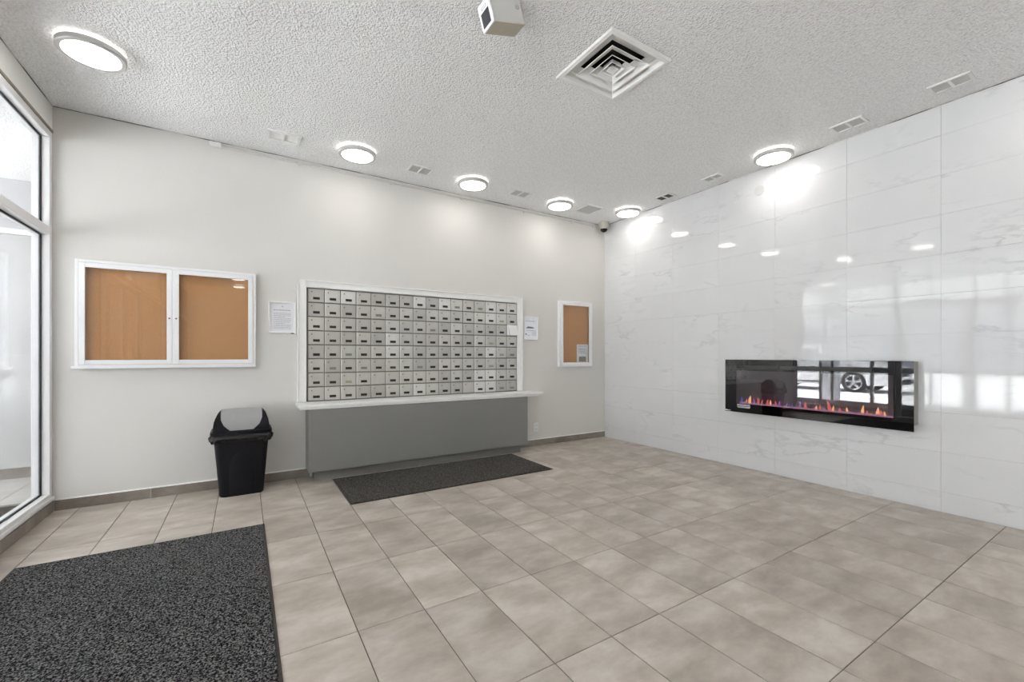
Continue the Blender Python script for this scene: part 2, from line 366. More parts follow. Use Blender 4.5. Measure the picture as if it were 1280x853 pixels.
# ------------------------------------------------------------------ walls
wb = struct('wall_back', MB().box(L - .11, W + .2, D, D + .15, -.1, H + .1), M['paint'], 'smooth warm white wall behind the mailboxes')
wf = struct('wall_front', MB().box(L - .11, W + .2, F - .15, F, -.1, H + .1), M['paint'])
wr = struct('wall_right', MB().box(W + .0105, W + .2, F, D, -.1, H + .1), M['mgrout'], 'white marble tile wall with grey veins')
def marble_tiles():
    cache = {}; rest = MB()
    rows = [(-.0, .155)] + [(.155 + .305 * k, .46 + .305 * k) for k in range(9)] + [(2.9, H)]
    ys = [4.11 - .61 * k for k in range(-1, 16)]
    for za, zb in rows:
        for y1 in ys:
            y0 = y1 - .61; a, b = max(F, y0), min(D, y1)
            if b - a < .02: continue
            j = .0004
            if b < .0: rest.box(W, W + .010, a + j, b - j, za + j, zb - j); continue
            key = (round(b - a, 3), round(zb - za, 3))
            if key not in cache:
                mb = MB(); hy, hz, t = (b - a) / 2 - j, (zb - za) / 2 - j, .0006
                def ring(x, d): return [(x, -hy + d, -hz + d), (x, hy - d, -hz + d), (x, hy - d, hz - d), (x, -hy + d, hz - d)]
                mb.loft([ring(.010, 0), ring(t, 0), ring(0, t)]); bmesh.ops.recalc_face_normals(mb.bm, faces=mb.bm.faces)
                me = bpy.data.meshes.new('marble_tile'); mb.bm.to_mesh(me); mb.bm.free(); me.materials.append(M['marble']); cache[key] = me
            place(cache[key], 'marble_tile', (W + random.uniform(0, .0006), (a + b) / 2, (za + zb) / 2), wr,
                  (0, random.gauss(0, .0009), random.gauss(0, .0014)))
    tag(rest.link('marble_tile_field', M['marble'], wr), kind='stuff')
marble_tiles()

# ceiling with a hole for the square diffuser
DX, DY, DH = 2.103, 2.098, .262
cm = MB()
cm.box(L - .11, DX - DH + .02, F - .15, D + .15, H, H + .1); cm.box(DX + DH - .02, W + .2, F - .15, D + .15, H, H + .1)
cm.box(DX - DH + .02, DX + DH - .02, F - .15, DY - DH + .02, H, H + .1); cm.box(DX - DH + .02, DX + DH - .02, DY + DH - .02, D + .15, H, H + .1)
struct('ceiling', cm, M['popcorn'], 'popcorn textured ceiling', origin=(0, 0, H))

# left wall: bulkhead above the glazing, low curb below
struct('wall_left', MB().box(L - .11, L, F, D, 2.944, H + .05).box(L - .11, L, F, D, -.1, .09), M['bulk'], 'white bulkhead over the entrance glazing')
# strips whose colour paints the ragged shadow gap where walls meet the ceiling
g = MB().box(L + .004, W, D - .004, D, H - .006, H).link('trim_1', M['gap']); tag(g, 'thin strip painted as the ragged shadow gap between back wall and ceiling', kind='structure')
g = MB().box(W - .004, W, -1, D - .004, H - .006, H).link('trim_2', M['gap']); tag(g, 'thin strip painted as the ragged shadow gap between marble wall and ceiling', kind='structure')
g = MB().box(L, L + .004, -1, D, H - .005, H).link('trim_3', M['gap']); tag(g, 'thin strip painted as the ragged shadow gap above the glazing bulkhead', kind='structure')

# baseboards: strip of porcelain pieces with a caulk line on top
bb = struct('baseboard_back', MB().box(L, W, D - .0085, D, 0, .078).box(L, W, D - .006, D, .0781, .080), M['wgrout'], 'taupe tile baseboard with white caulk line')
for a, b in ((L, .512), (2.997, W)): MB().prism([(D - .0115, .0812), (D - .0002, .0812), (D - .0002, .091), (D - .003, .090)], 'x', a, b).link('caulk_line', M['white'], bb)
for j in range(-6, 8):
    a, b = max(L + .011, TX0 + .13 + j * .61), min(W - .003, TX0 + .13 + (j + 1) * .61)
    if b - a < .03 or (a > .52 and b < 2.99): continue
    MB().box(a + .001, b - .001, D - .011, D - .0086, .0005, .081).link('baseboard_tile', M['base'], bb)
bl = struct('baseboard_left', MB().box(L, L + .0085, 1.05, D, 0, .078), M['wgrout'], 'taupe tile baseboard under the glazing')
for j in range(6):
    b = D - .012 - j * .61; a = max(3.02, b - .61)
    if b - a < .03: continue
    MB().box(L + .0086, L + .011, a + .001, b - .001, .0005, .083).link('baseboard_tile', M['base'], bl)

# ------------------------------------------------------------------ the left glazing: window_1, door_1, window_2
XG = L - .05                                         # glass plane
def glazing(name, y0, y1, label):
    fr = MB()
    t = .052
    fr.frame_yz(y0, y1, .09, 2.925, L - .10, L, t, .003)                        # outer frame
    fr.box(L - .10, L, y0 + t, y1 - t, 2.128, 2.19, .003)                       # transom bar
    fr.box(L - .0, L + .012, y0, y1, .0905, .118, .003)                         # sill lip
    o = struct(name, fr, M['alu'], label)
    for za, zb in ((.142, 2.128), (2.19, 2.873)):
        MB().frame_yz(y0 + t - .001, y1 - t + .001, za - .001, zb + .001, XG - .007, XG + .007, .010).link('glazing_gasket', M['rubber'], o)
        MB().box(XG - .003, XG + .003, y0 + t + .009, y1 - t - .009, za + .009, zb - .009).link('pane', M['pane'], o)
    return o
glazing('window_1', 3.02, D, 'tall white framed glass beside the bulletin board')
glazing('window_2', -.95, 1.15, 'tall white framed glass nearer the camera')
glazing('added_window_1', -3.05, -.955, 'unseen white framed glass added beside the camera to let in daylight')  # glazing added out of view for more daylight in the lobby
glazing('added_window_2', F, -3.055, 'unseen white framed glass added behind the camera to let in daylight')  # also added out of view, carries the daylight on to the front wall
MB().box(L - .004, L + .006, -.95, D - .002, 2.926, 2.944).link('trim_4', simple('brown_header_strip', (.30, .26, .21), .7, ns=12, na=.25))
tag(bpy.data.objects['trim_4'], 'thin brown strip above the window frame', kind='structure')
dm = MB().frame_yz(1.152, 3.018, .0, 2.925, L - .10, L, .05, .003); dm.box(L - .10, L, 1.2, 2.97, 2.128, 2.19, .003)
do = struct('door_1', dm, M['alu'], 'white framed double glass entrance door')
MB().box(XG - .003, XG + .003, 1.205, 2.965, 2.195, 2.87).link('pane', M['pane'], do)
for y0, y1, hy in ((1.206, 2.080, 2.0), (2.090, 2.964, 2.17)):
    lf = MB().frame_yz(y0, y1, .012, 2.12, L - .075, L - .03, .075, .003).link('door_leaf', M['alu'], do)
    MB().box(XG - .003, XG + .003, y0 + .076, y1 - .076, .088, 2.044).link('pane', M['pane'], lf)
    MB().tube([(L - .03, hy, .80), (L + .03, hy, .83), (L + .035, hy, 1.1), (L + .03, hy, 1.37), (L - .03, hy, 1.4)], .011).link('door_pull', M['silver'], lf)
# lobby doorway in the wall behind the camera, seen only in reflections
d2 = struct('door_2', MB().frame(1.4, 3.4, .0, 2.45, F, F + .05, .07, .004), M['alu'], 'white double door in the wall behind the camera')
for a in (1.475, 2.405): MB().box(a, a + .92, F, F + .03, .01, 2.375, .004).link('door_leaf', simple('beige_door', (.55, .50, .42), .5), d2)

# ------------------------------------------------------------------ vestibule beyond the glass
vf = struct('floor_vestibule', MB().box(OX - .2, L - .12, F, VY + .1, -.15, -.0035), M['grout'], 'grey tile floor beyond the glass')
lay_floor(vf, OX + .06, L - .122, 3.2, VY, M['vtile'])
tag(MB().box(OX + .06, L - .122, F, 3.17, -.0035, 0).link('tile_field', M['vtile'], vf), kind='stuff')
struct('ceiling_vestibule', MB().box(OX - .2, L - .11, F, VY + .1, VZ, VZ + .15), M['popcorn'], 'popcorn ceiling beyond the glass')
vw = struct('wall_vestibule', MB().box(OX, -1.36, VY + .011, VY + .15, -.1, VZ), M['wgrout'], 'white marble wall beyond the glass')
for (a, b) in ((OX, -2.9), (-2.9, -2.29), (-2.29, -1.68), (-1.68, -1.36)):
    for za, zb in ((.10, 1.205), (1.205, 2.385)):
        MB().box(a + .001, b - .001, VY, VY + .010, za + .001, zb - .001).link('marble_panel', M['vmarble'], vw)
MB().box(OX, -1.36, VY - .03, VY + .011, 2.39, 2.44).link('cornice', M['white'], vw)
MB().box(OX, -1.36, VY - .0, VY + .011, 2.445, VZ).link('bulkhead', simple('vestibule_grey_paint', (.50, .50, .52), .7), vw)
MB().box(OX, -1.36, VY - .012, VY + .0105, 0, .098).link('baseboard_strip', M['base'], vw)
struct('wall_vestibule_side', MB().box(-1.36, L - .0, D + .15, VY + .15, -.1, H), M['paint'])
struct('wall_vestibule_near', MB().box(OX - .2, L - .11, F - .1, F, -.1, H), M['paint'])
# outer glazing with mid rail
of = MB(); 
of.box(OX - .05, OX + .05, F, VY, .0, .10, .003); of.box(OX - .05, OX + .05, F, VY, 2.86, VZ, .003)
of.box(OX - .045, OX + .045, F, VY, .80, .93, .003); of.box(OX - .045, OX + .045, F, VY, 2.13, 2.20, .003)
for y in (VY - .06, 5.12, 4.86, 4.07, 3.62, 3.1, 2.46, 2.0, 1.3, .4, -.5, -1.4, -2.3, -3.2, -4.1): of.box(OX - .048, OX + .048, y - .028, y + .028, .1, 2.86, .003)
w3 = struct('window_3', of, M['alu'], 'outer entrance glazing with a mid rail')
MB().box(OX - .003, OX + .003, F + .05, VY - .05, .1, 2.86).link('pane', M['pane'], w3)
vm = thing('entrance_mat', (-2.45, 3.6, 0), 'dark mat on the vestibule floor seen through the glass', 'mat')
MB().box(-3.3, -1.50, 2.1, 5.05, .0005, .009, .002).link('pile', M['mat2'], vm)

# ------------------------------------------------------------------ outside: ground, street building, parked car
struct('ground', MB().box(-80, OX - .2, -60, 60, -.4, -.06), M['snow'], 'snowy parking lot')
fb = thing('far_building', (-42, 8, -.06), 'long grey building across the parking lot', 'building')
MB().box(-48, -40, -45, 45, -.06, 4.6).link('wall', M['brick'], fb)
for k in range(16):
    y = -41 + k * 5.4
    wnd = MB().box(-40.0, -39.9, y, y + 2.6, 1.2, 3.1).link('window', M['fwin'], fb)
MB().box(-48.4, -39.6, -45.4, 45.4, 4.6, 4.95).link('roof', M['col'], fb)
struct('column_outside', MB().box(-5.05, -4.70, 5.25, 5.62, -.06, 3.6, .01), M['col'], 'pale square column outside the entrance')

struct('sky_blocker', MB().box(-5.4, OX - .2, F, VY + .15, 3.25, 3.6), M['col'], 'unseen flat slab added to keep sky light off the vestibule')  # overhang added out of view to block sky light from the vestibule

def car(x, y, sgn=1):
    """white sport utility car parked with its side towards the entrance; front bumper at y-1.25"""
    t = thing('car', (x - .9, y + 1.4, -.06), 'white car parked outside, seen reflected in the fireplace glass', 'car')
    zb = -.06
    def P(pts): return [(y + a, zb + b) for a, b in pts]
    # lower body side profile with wheel arches cut in
    def arch(c, r=.40, n=9): return [(c + r * math.cos(PI * (1 - k / (n - 1))), .30 + r * math.sin(PI * (1 - k / (n - 1)))) for k in range(n)]
    body = [(-.98, .26), (-.45, .24)] + arch(0)[0:] + [(.47, .24), (2.25, .24)] + arch(2.72) + [(3.15, .26), (3.62, .34), (3.68, .62), (3.60, 1.02), (3.35, 1.14), (.75, 1.12), (-.55, 1.02), (-.95, .86), (-1.06, .62), (-1.04, .36)]
    b = MB()
    rings = []
    for dx, s in ((0, .97), (-.06, 1.0), (-1.72, 1.0), (-1.78, .97)):
        rings.append([(x + dx, y + (p[0] - 1.3) * s + 1.3, zb + .6 + (p[1] - .6) * s) for p in body])
    b.loft(rings); b.link('body', M['carw'], t, smooth=True)
    roof = [(.62, 1.12), (1.25, 1.60), (1.55, 1.68), (3.0, 1.68), (3.32, 1.60), (3.56, 1.12)]
    MB().loft([[(x - .10 - .0, y + a, zb + b_) for a, b_ in roof], [(x - .20, y + a * .99 + .02, zb + b_ + .0) for a, b_ in roof], [(x - 1.58, y + a * .99 + .02, zb + b_) for a, b_ in roof], [(x - 1.68, y + a, zb + b_) for a, b_ in roof]]).link('cabin', M['carw'], t)
    for wn in ([(.95, 1.16), (1.34, 1.54), (1.95, 1.58), (1.95, 1.16)], [(2.05, 1.16), (2.05, 1.58), (2.75, 1.58), (2.80, 1.16)], [(2.90, 1.16), (2.85, 1.58), (3.10, 1.55), (3.30, 1.16)]):
        MB().prism(P(wn), 'x', x - .105, x - .085).link('side_window', M['carg'], t)
    MB().prism([(y + .66, zb + 1.16), (y + 1.24, zb + 1.58), (y + 1.20, zb + 1.59), (y + .60, zb + 1.16)], 'x', x - 1.55, x - .25).link('windscreen', M['carg'], t)
    for cy in (0, 2.72):
        for xx in (x - .10, x - 1.68):
            wl = MB().cyl((xx, y + cy, zb + .345), .345, .22, 'x', 40).link('wheel', M['tyre'], t, smooth=True)
            r = MB(); s = .115 if xx > x - 1 else -.115
            r.cyl((xx + s, y + cy, zb + .345), .05, .02, 'x', 16)
            for k in range(5):
                a = 2 * PI * k / 5 + .3
                r.loft([[(xx + s - .008, y + cy + rr * math.cos(a) + q * ww * math.sin(a), zb + .345 + rr * math.sin(a) - q * ww * math.cos(a)) for q in (-1, 1)] + [(xx + s + .008, y + cy + rr * math.cos(a) + q * ww * math.sin(a), zb + .345 + rr * math.sin(a) - q * ww * math.cos(a)) for q in (1, -1)] for rr, ww in ((.04, .03), (.225, .045))])
            pts = [(xx + s, y + cy + .235 * math.cos(2 * PI * k / 32), zb + .345 + .235 * math.sin(2 * PI * k / 32)) for k in range(33)]
            r.tube(pts, .014, 6); r.link('rim', M['rim'], wl)
    MB().box(x - 1.70, x - .08, y - 1.10, y - .95, zb + .28, zb + .44, .02).link('bumper_trim', M['cartrim'], t)
    for xx in (x - .32, x - 1.72): MB().box(xx, xx + .26, y - 1.07, y - .90, zb + .66, zb + .82, .03, 2).link('headlamp', M['lampr'], t)
    MB().box(x - 1.35, x - .43, y - 1.085, y - 1.0, zb + .56, zb + .76, .02).link('grille', M['black'], t)
    MB().box(x + .0, x + .16, y + .85, y + .95, zb + 1.08, zb + 1.22, .02).link('wing_mirror', M['carw'], t)
    MB().box(x - .03, x + .012, y + .45, y + 2.25, zb + .30, zb + .36, .005).link('side_skirt', M['cartrim'], t)
    return t
car(-8.86, 6.3)

# ------------------------------------------------------------------ mailboxes: surround, bank, shelf and cabinet
FX0, FX1, FZ0, FZ1 = .440, 3.078, .745, 1.953
OXA, OXB, OZ1 = .522, 3.000, 1.882        # opening
sr = thing('mailbox_surround', (1.75, D, .745), 'white moulded wooden surround framing the wall of mailboxes', 'trim')
def mould(name, x0, x1, z0, z1, side):
    b = MB().box(x0, x1, D - .024, D - .0003, z0, z1, .002)
    if side == 'l': b.box(x0, x0 + .012, D - .034, D - .024, z0, z1, .003, 2); b.box(x1 - .016, x1 - .002, D - .030, D - .024, z0, z1 - .0, .003, 2)
    if side == 'r': b.box(x1 - .012, x1, D - .034, D - .024, z0, z1, .003, 2); b.box(x0 + .002, x0 + .016, D - .030, D - .024, z0, z1, .003, 2)
    if side == 't': b.box(x0, x1, D - .034, D - .024, z1 - .012, z1, .003, 2); b.box(x0 + .07, x1 - .07, D - .030, D - .024, z0 + .002, z0 + .016, .003, 2)
    return b.link(name, M['white'], sr)
mould('side_moulding', FX0, OXA, FZ0, FZ1, 'l'); mould('side_moulding', OXB, FX1, FZ0, FZ1, 'r'); mould('top_moulding', OXA, OXB, OZ1, FZ1, 't')

bank = thing('mailbox_bank', (1.75, D, .745), 'wall bank of 128 small brushed metal mailboxes in eight rows', 'mailbox')
GX0, GX1, GZ0, GZ1 = .534, 2.997, .748, 1.876
PX, PZ = (GX1 - GX0) / 16, (GZ1 - GZ0) / 8
bk = MB().box(OXA + .0005, OXB - .0005, D - .003, D - .0002, FZ0 + .0005, OZ1 - .0005).link('backplate', M['rail'], bank)
ra = MB()
for i in range(17): ra.box(GX0 + i * PX - .0025, GX0 + i * PX + .0025, D - .0095, D - .003, GZ0, GZ1)
for j in range(9): ra.box(GX0, GX1, D - .010, D - .003, GZ0 + j * PZ - .0025, GZ0 + j * PZ + .0025)
tag(ra.link('divider_grid', M['rail'], bank))
dw, dh = PX - .010, PZ - .0125
def door_mesh():
    mb = MB()
    def ring(y, d): return [(-dw / 2 + d, y, -dh / 2 + d), (dw / 2 - d, y, -dh / 2 + d), (dw / 2 - d, y, dh / 2 - d), (-dw / 2 + d, y, dh / 2 - d)]
    mb.loft([ring(0, 0), ring(-.008, 0), ring(-.0105, .003)]); bmesh.ops.recalc_face_normals(mb.bm, faces=mb.bm.faces)
    me = bpy.data.meshes.new('mailbox_door'); mb.bm.to_mesh(me); mb.bm.free(); return me
dm_a = door_mesh(); dm_a.materials.append(M['door']); dm_b = dm_a.copy(); dm_b.materials.clear(); dm_b.materials.append(M['doorb'])
def small(mb, mat, name):
    bmesh.ops.recalc_face_normals(mb.bm, faces=mb.bm.faces); me = bpy.data.meshes.new(name); mb.bm.to_mesh(me); mb.bm.free(); me.materials.append(mat); return me
sl = {k: small(MB().frame(-.031, .031, -.0125, .0125, -.003, 0, .003).box(-.028, .028, -.001, 0, -.0095, .0095), M[k], 'name_slot') for k in ('slot', 'slotg', 'slotb')}
lk = small(MB().cyl((0, -.002, 0), .0065, .004, 'y', 12), M['lock'], 'key_lock')
bright = {(1, 8), (1, 10), (8, 8), (7, 13), (8, 13), (2, 14), (5, 14), (4, 6), (5, 6), (1, 2), (1, 3), (8, 14), (1, 14), (7, 14)}
greys = {(5, 3), (6, 2), (6, 4), (1, 11), (1, 13), (3, 9), (3, 12), (8, 15), (8, 16), (5, 16), (6, 8), (2, 5)}
beige = {(2, 15), (4, 14), (6, 14), (5, 15), (7, 3)}; blank = {(7, 5), (8, 12)}
for r in range(1, 9):
    for c in range(1, 17):
        x = GX0 + (c - .5) * PX; z = GZ1 - (r - .5) * PZ; y = D - .004
        d = place(dm_b if (r, c) in bright else dm_a, 'mailbox_door', (x, y, z), bank, (random.gauss(0, .006), 0, random.gauss(0, .008)))
        if (r, c) in bright: d['label'] = 'paler mailbox door'
        if (r, c) not in blank:
            k = 'slotg' if (r, c) in greys else 'slotb' if (r, c) in beige else 'slot'
            place(sl[k], 'name_slot', (x + .002, y - .0105, z - .028), d)
        place(lk, 'key_lock', (x - PX * .27, y - .0105, z + PZ * .25), d)
# folded note over one mailbox
nm = MB()
nx, nz = GX0 + 15.42 * PX, GZ1 - 2.47 * PZ
nm.loft([[(nx - .065, D - .018, nz + .062), (nx - .045, D - .018, nz + .070), (nx - .03, D - .018, nz - .062), (nx - .062, D - .018, nz - .06)],
         [(nx - .065, D - .0165, nz + .062), (nx - .045, D - .0165, nz + .070), (nx - .03, D - .0165, nz - .062), (nx - .062, D - .0165, nz - .06)]])
nm.loft([[(nx - .045, D - .018, nz + .070), (nx + .075, D - .030, nz + .064), (nx + .10, D - .040, nz - .062), (nx - .018, D - .020, nz - .060)],
         [(nx - .045, D - .0165, nz + .070), (nx + .075, D - .0285, nz + .064), (nx + .10, D - .0385, nz - .062), (nx - .018, D - .0185, nz - .060)]])
tag(nm.link('paper_note', simple('bright_note_paper', (.88, .88, .87), .6)), 'folded white paper note stuck over a mailbox at the right edge', 'note')

sh = MB().box(.425, 3.225, D - .285, D, .715, .742, .003).box(.436, 3.214, D - .272, D, .694, .716, .003)
tag(sh.link('ledge', M['white']), 'white moulded ledge running below the mailboxes on the grey cabinet', 'ledge')
cb = thing('base_cabinet', (1.75, D - .13, 0), 'long plain grey cabinet base under the mailbox ledge', 'cabinet')
MB().box(.516, 2.992, D - .25, D - .0115, .10, .694).link('carcass', M['grey'], cb)
MB().box(.514, 2.994, D - .268, D - .2505, .098, .693, .0015).link('front_panel', M['grey'], cb)
MB().box(.575, 2.93, D - .20, D - .0115, .0005, .0995).link('toe_kick', M['toe'], cb)

# ------------------------------------------------------------------ enclosed cork bulletin boards
def cork_board(name, x0, x1, z0, z1, doors, label, dep=.055, lip=.0):
    t = thing(name, ((x0 + x1) / 2, D, z0), label, 'bulletin board')
    f = MB().frame(x0, x1, z0, z1, D - dep, D - .0004, .022, .002)
    if lip: f.box(x0 - .02, x1 + .0, D - dep - .006, D - .001, z0 - .008, z0 + .012, .002)
    f.link('case', M['alu'], t)
    MB().box(x0 + .022, x1 - .022, D - .012, D - .001, z0 + .022, z1 - .022).link('cork_panel', M['cork'], t)
    for (a, b) in doors:
        dr = MB().frame(a, b, z0 + .024, z1 - .024, D - dep - .004, D - dep + .014, .036, .002).link('glass_door', M['alu'], t)
        MB().box(a + .036, b - .036, D - dep + .004, D - dep + .008, z0 + .060, z1 - .060).link('pane', M['cpane'], dr)
    return t
t = cork_board('bulletin_board', -1.125, .090, 1.108, 1.962, [(-1.101, -.523), (-.513, .066)], 'wide white framed bulletin board with two glass doors and bare cork', lip=1)
for x in (-.541, -.495): MB().cyl((x, D - .062, 1.52), .007, .008, 'y', 14).link('door_lock', M['lock'], t)
MB().box(-.5228, -.5132, D - .0555, D - .013, 1.131, 1.939).link('centre_post', M['alu'], t)
t2 = cork_board('bulletin_board', 3.668, 4.262, 1.048, 1.962, [(3.692, 4.238)], 'narrow white framed bulletin board near the marble wall corner')
ps = thing('poster', (4.11, D - .013, 1.11), 'small poster pinned inside the lower right of the narrow bulletin board', 'poster')
MB().box(4.005, 4.215, D - .0145, D - .0125, 1.112, 1.362).link('sheet', M['bpaper'], ps)
MB().box(4.045, 4.175, D - .0152, D - .0146, 1.118, 1.190).link('printed_picture', M['photo'], ps)
for k, z in enumerate((1.335, 1.30, 1.28, 1.26, 1.24)): MB().box(4.035, 4.185 - .02 * (k % 2), D - .0152, D - .0146, z, z + .006).link('printed_line', M['ink'], ps)

# small framed notices
def notice(x0, x1, z0, z1, label, kind):
    t = thing('framed_notice', ((x0 + x1) / 2, D, z0), label, 'notice')
    MB().frame(x0, x1, z0, z1, D - .020, D - .0005, .014, .002).link('frame', M['white'], t)
    MB().box(x0 + .014, x1 - .014, D - .006, D - .0008, z0 + .014, z1 - .014).link('sheet', M['paper'] if kind == 'text' else M['bpaper'], t)
    pr = MB(); y0, y1 = D - .0066, D - .0061
    if kind == 'text':
        pr.box((x0 + x1) / 2 - .004, (x0 + x1) / 2 + .006, y0, y1, z1 - .052, z1 - .040)
        def words(z, h, a, b, gap=.006):
            x = a
            while x < b - .006:
                wl = min(random.uniform(.008, .026), b - x); pr.box(x, x + wl, y0, y1, z, z + h); x += wl + gap * .5
        words(z1 - .085, .007, x0 + .045, x1 - .045)
        for k in range(13): words(z1 - .112 - k * .0125, .0035, x0 + .045, x1 - .045 - (.05 if k in (3, 8) else 0))
        pr.link('printed_text', M['ink'], t)
        MB().box(x1 - .045, x1 - .018, D - .023, D - .001, z0 - .004, z0 + .004).link('frame_clip', M['black'], t)
    else:
        pr.box(x0 + .03, x1 - .05, y0, y1, z1 - .063, z1 - .057); pr.box(x0 + .035, x1 - .06, y0, y1, z1 - .185, z1 - .18)
        for k in range(5): pr.box(x0 + .13, x1 - .03, y0, y1, z0 + .06 + .015 * k, z0 + .064 + .015 * k)
        pr.box(x0 + .025, x0 + .05, y0, y1, z0 + .065, z0 + .085); pr.box(x0 + .06, x0 + .10, y0, y1, z0 + .055, z0 + .060)
        pr.link('printed_text', M['ink'], t)
        MB().prism([(x0 + .035, z1 - .155), (x1 - .055, z1 - .155), (x1 - .075, z1 - .138), (x0 + .07, z1 - .130)], 'y', y0, y1).link('printed_picture', M['inkd'], t)
    return t
notice(.193, .430, 1.420, 1.724, 'white framed sheet of small print left of the mailboxes', 'text')
notice(3.106, 3.333, 1.412, 1.718, 'white framed bluish notice right of the mailboxes', 'pic')

# outlet
ot = thing('wall_outlet', (3.302, D, .188), 'white double power outlet low on the wall right of the grey cabinet', 'outlet')
MB().box(3.268, 3.336, D - .006, D - .0002, .188, .308, .003, 2).link('cover_plate', M['outlet'], ot)
for z in (.222, .274):
    s = MB().box(3.287, 3.317, D - .009, D - .006, z - .014, z + .014, .004, 2).link('socket', M['outlet'], ot)
    MB().box(3.294, 3.2965, D - .0093, D - .009, z - .004, z + .007).box(3.3075, 3.310, D - .0093, D - .009, z - .004, z + .007).cyl((3.302, D - .0092, z - .009), .002, .0004, 'y', 8).link('slots', M['black'], s)

# ------------------------------------------------------------------ swing-lid bin
bn = thing('swing_bin', (-.02, 4.48, 0), 'black plastic swing bin with grey flap standing by the back wall', 'bin')
def rrect(cx, cy, hx, hy, r, z, n=6):
    pts = []
    for sx, sy, a0 in ((1, 1, 0), (-1, 1, 90), (-1, -1, 180), (1, -1, 270)):
        for k in range(n + 1):
            a = math.radians(a0 + 90 * k / n); pts.append((cx + sx * (hx - r) + r * math.cos(a), cy + sy * (hy - r) + r * math.sin(a), z))
    return pts
cx, cy = -.018, 4.492
b = MB()
b.loft([rrect(cx, cy, .158, .118, .045, 0), rrect(cx, cy, .164, .124, .05, .012), rrect(cx, cy, .172, .130, .05, .12), rrect(cx, cy, .186, .142, .05, .30), rrect(cx, cy, .200, .152, .05, .475), rrect(cx, cy, .204, .156, .05, .52)])
b.link('bin_body', M['bin'], bn, smooth=True)
# raised arch on the front
arch = [(-.088, .015), (-.092, .18), (-.085, .27), (-.066, .335), (-.036, .372), (0, .383), (.036, .372), (.066, .335), (.085, .27), (.092, .18), (.088, .015)]
def fy(z): return cy - (.124 + (z - .012) * .0625)
ab = MB(); ab.loft([[(cx + p[0], fy(p[1]) + .004, p[1]) for p in arch], [(cx + p[0], fy(p[1]) - .003, p[1]) for p in arch], [(cx + p[0] * .93, fy(p[1]) - .006, .02 + (p[1] - .02) * .97) for p in arch]])
ab.link('front_panel', M['bin'], bn, smooth=True)
# bin bag folded over the rim: wavy loop
bg_ = MB(); rings = []
base = rrect(0, 0, 1, 1, .3, 0, 10)
for k, (z, e) in enumerate(((.535, .004), (.530, .016), (.510, .024), (.488, .026), (.468, .018), (.464, .006))):
    n = len(base); ring = []
    for q in range(n):
        px, py, _ = rrect(cx, cy, .202 + e, .154 + e, .05, z, 10)[q]
        ring.append((px, py, z + .007 * math.sin(q * 1.3 + k) * (k > 1) + .004 * math.sin(q * 2.9)))
    rings.append(ring)
bg_.loft(rings, cap=False); bg_.link('bin_bag', M['bag'], bn, smooth=True)
for sx in (-1, 1):   # knotted corners of the bag
    MB().tube([(cx + sx * .215, cy - .12, .53), (cx + sx * .232, cy - .135, .515), (cx + sx * .226, cy - .15, .492), (cx + sx * .205, cy - .163, .487), (cx + sx * .12, cy - .178, .484)], .007, 6).link('bag_fold', M['bag'], bn, smooth=True)
# lid: rim plus domed hood with ear-shaped cheeks, and the flap
ld = MB(); ld.loft([rrect(cx, cy, .214, .168, .055, .528), rrect(cx, cy, .226, .180, .06, .534), rrect(cx, cy, .226, .180, .06, .556), rrect(cx, cy, .212, .166, .055, .566)])
ld.link('lid_rim', M['bin'], bn, smooth=True)
def hood_pt(u, z0=.560):    # arc over the depth: u from 0 (front) to 1 (back)
    a = PI * u; return cy - .150 * math.cos(a), z0 + .170 * math.sin(a) ** .8
def hwf(tz): return .078 + .072 * min(1, max(0, tz) / .6) ** .5
for sx in (-1, 1):
    ck = MB(); outer = []; inner = []
    N = 14
    for k in range(N + 1):
        y_, z_ = hood_pt(k / N); tz = (z_ - .56) / .17
        outer.append((cx + sx * (.205 - .052 * tz ** 3), y_, z_)); inner.append((cx + sx * hwf(tz), cy + (y_ - cy) * .985, .56 + (z_ - .56) * .985))
    o2 = [(x_ - sx * .012, cy + (y_ - cy) * .9, .556 + (z_ - .556) * .93) for x_, y_, z_ in outer]; i2 = [(x_, cy + (y_ - cy) * .9, .556 + (z_ - .556) * .93) for x_, y_, z_ in inner]
    V = [[ck.bm.verts.new(p_) for p_ in row] for row in (outer, inner, i2, o2)]
    for a_, b_ in ((0, 1), (1, 2), (2, 3), (3, 0)):
        for k in range(N): ck.bm.faces.new((V[a_][k], V[a_][k + 1], V[b_][k + 1], V[b_][k]))
    bot = [(cx + sx * .205, cy - .15, .56)]
    # outer wall down to the rim
    pts = [(cx + sx * (.207), cy - .150 * math.cos(PI * k / N), .560) for k in range(N + 1)]
    W_ = [ck.bm.verts.new(p_) for p_ in pts]
    for k in range(N): ck.bm.faces.new((V[0][k], V[0][k + 1], W_[k + 1], W_[k]))
    ck.link('lid_cheek', M['bin'], bn, smooth=True)
fp = MB(); N = 18; rows = []
for k in range(N + 1):
    y_, z_ = hood_pt(k / N); tz = max(0, (z_ - .56) / .17); hw = hwf(tz) + .001
    rows.append([(cx + hw * q, cy + (y_ - cy) * .97, .560 + (z_ - .56) * (1.06 - .03 * abs(q) ** 3)) for q in (-1, -.8, -.5, -.2, .2, .5, .8, 1)])
fp.loft([[*r_] + [(p_[0], cy + (p_[1] - cy) * .93, .556 + (p_[2] - .556) * .94) for p_ in reversed(r_)] for r_ in rows]).link('flap', M['binlid'], bn, smooth=True)

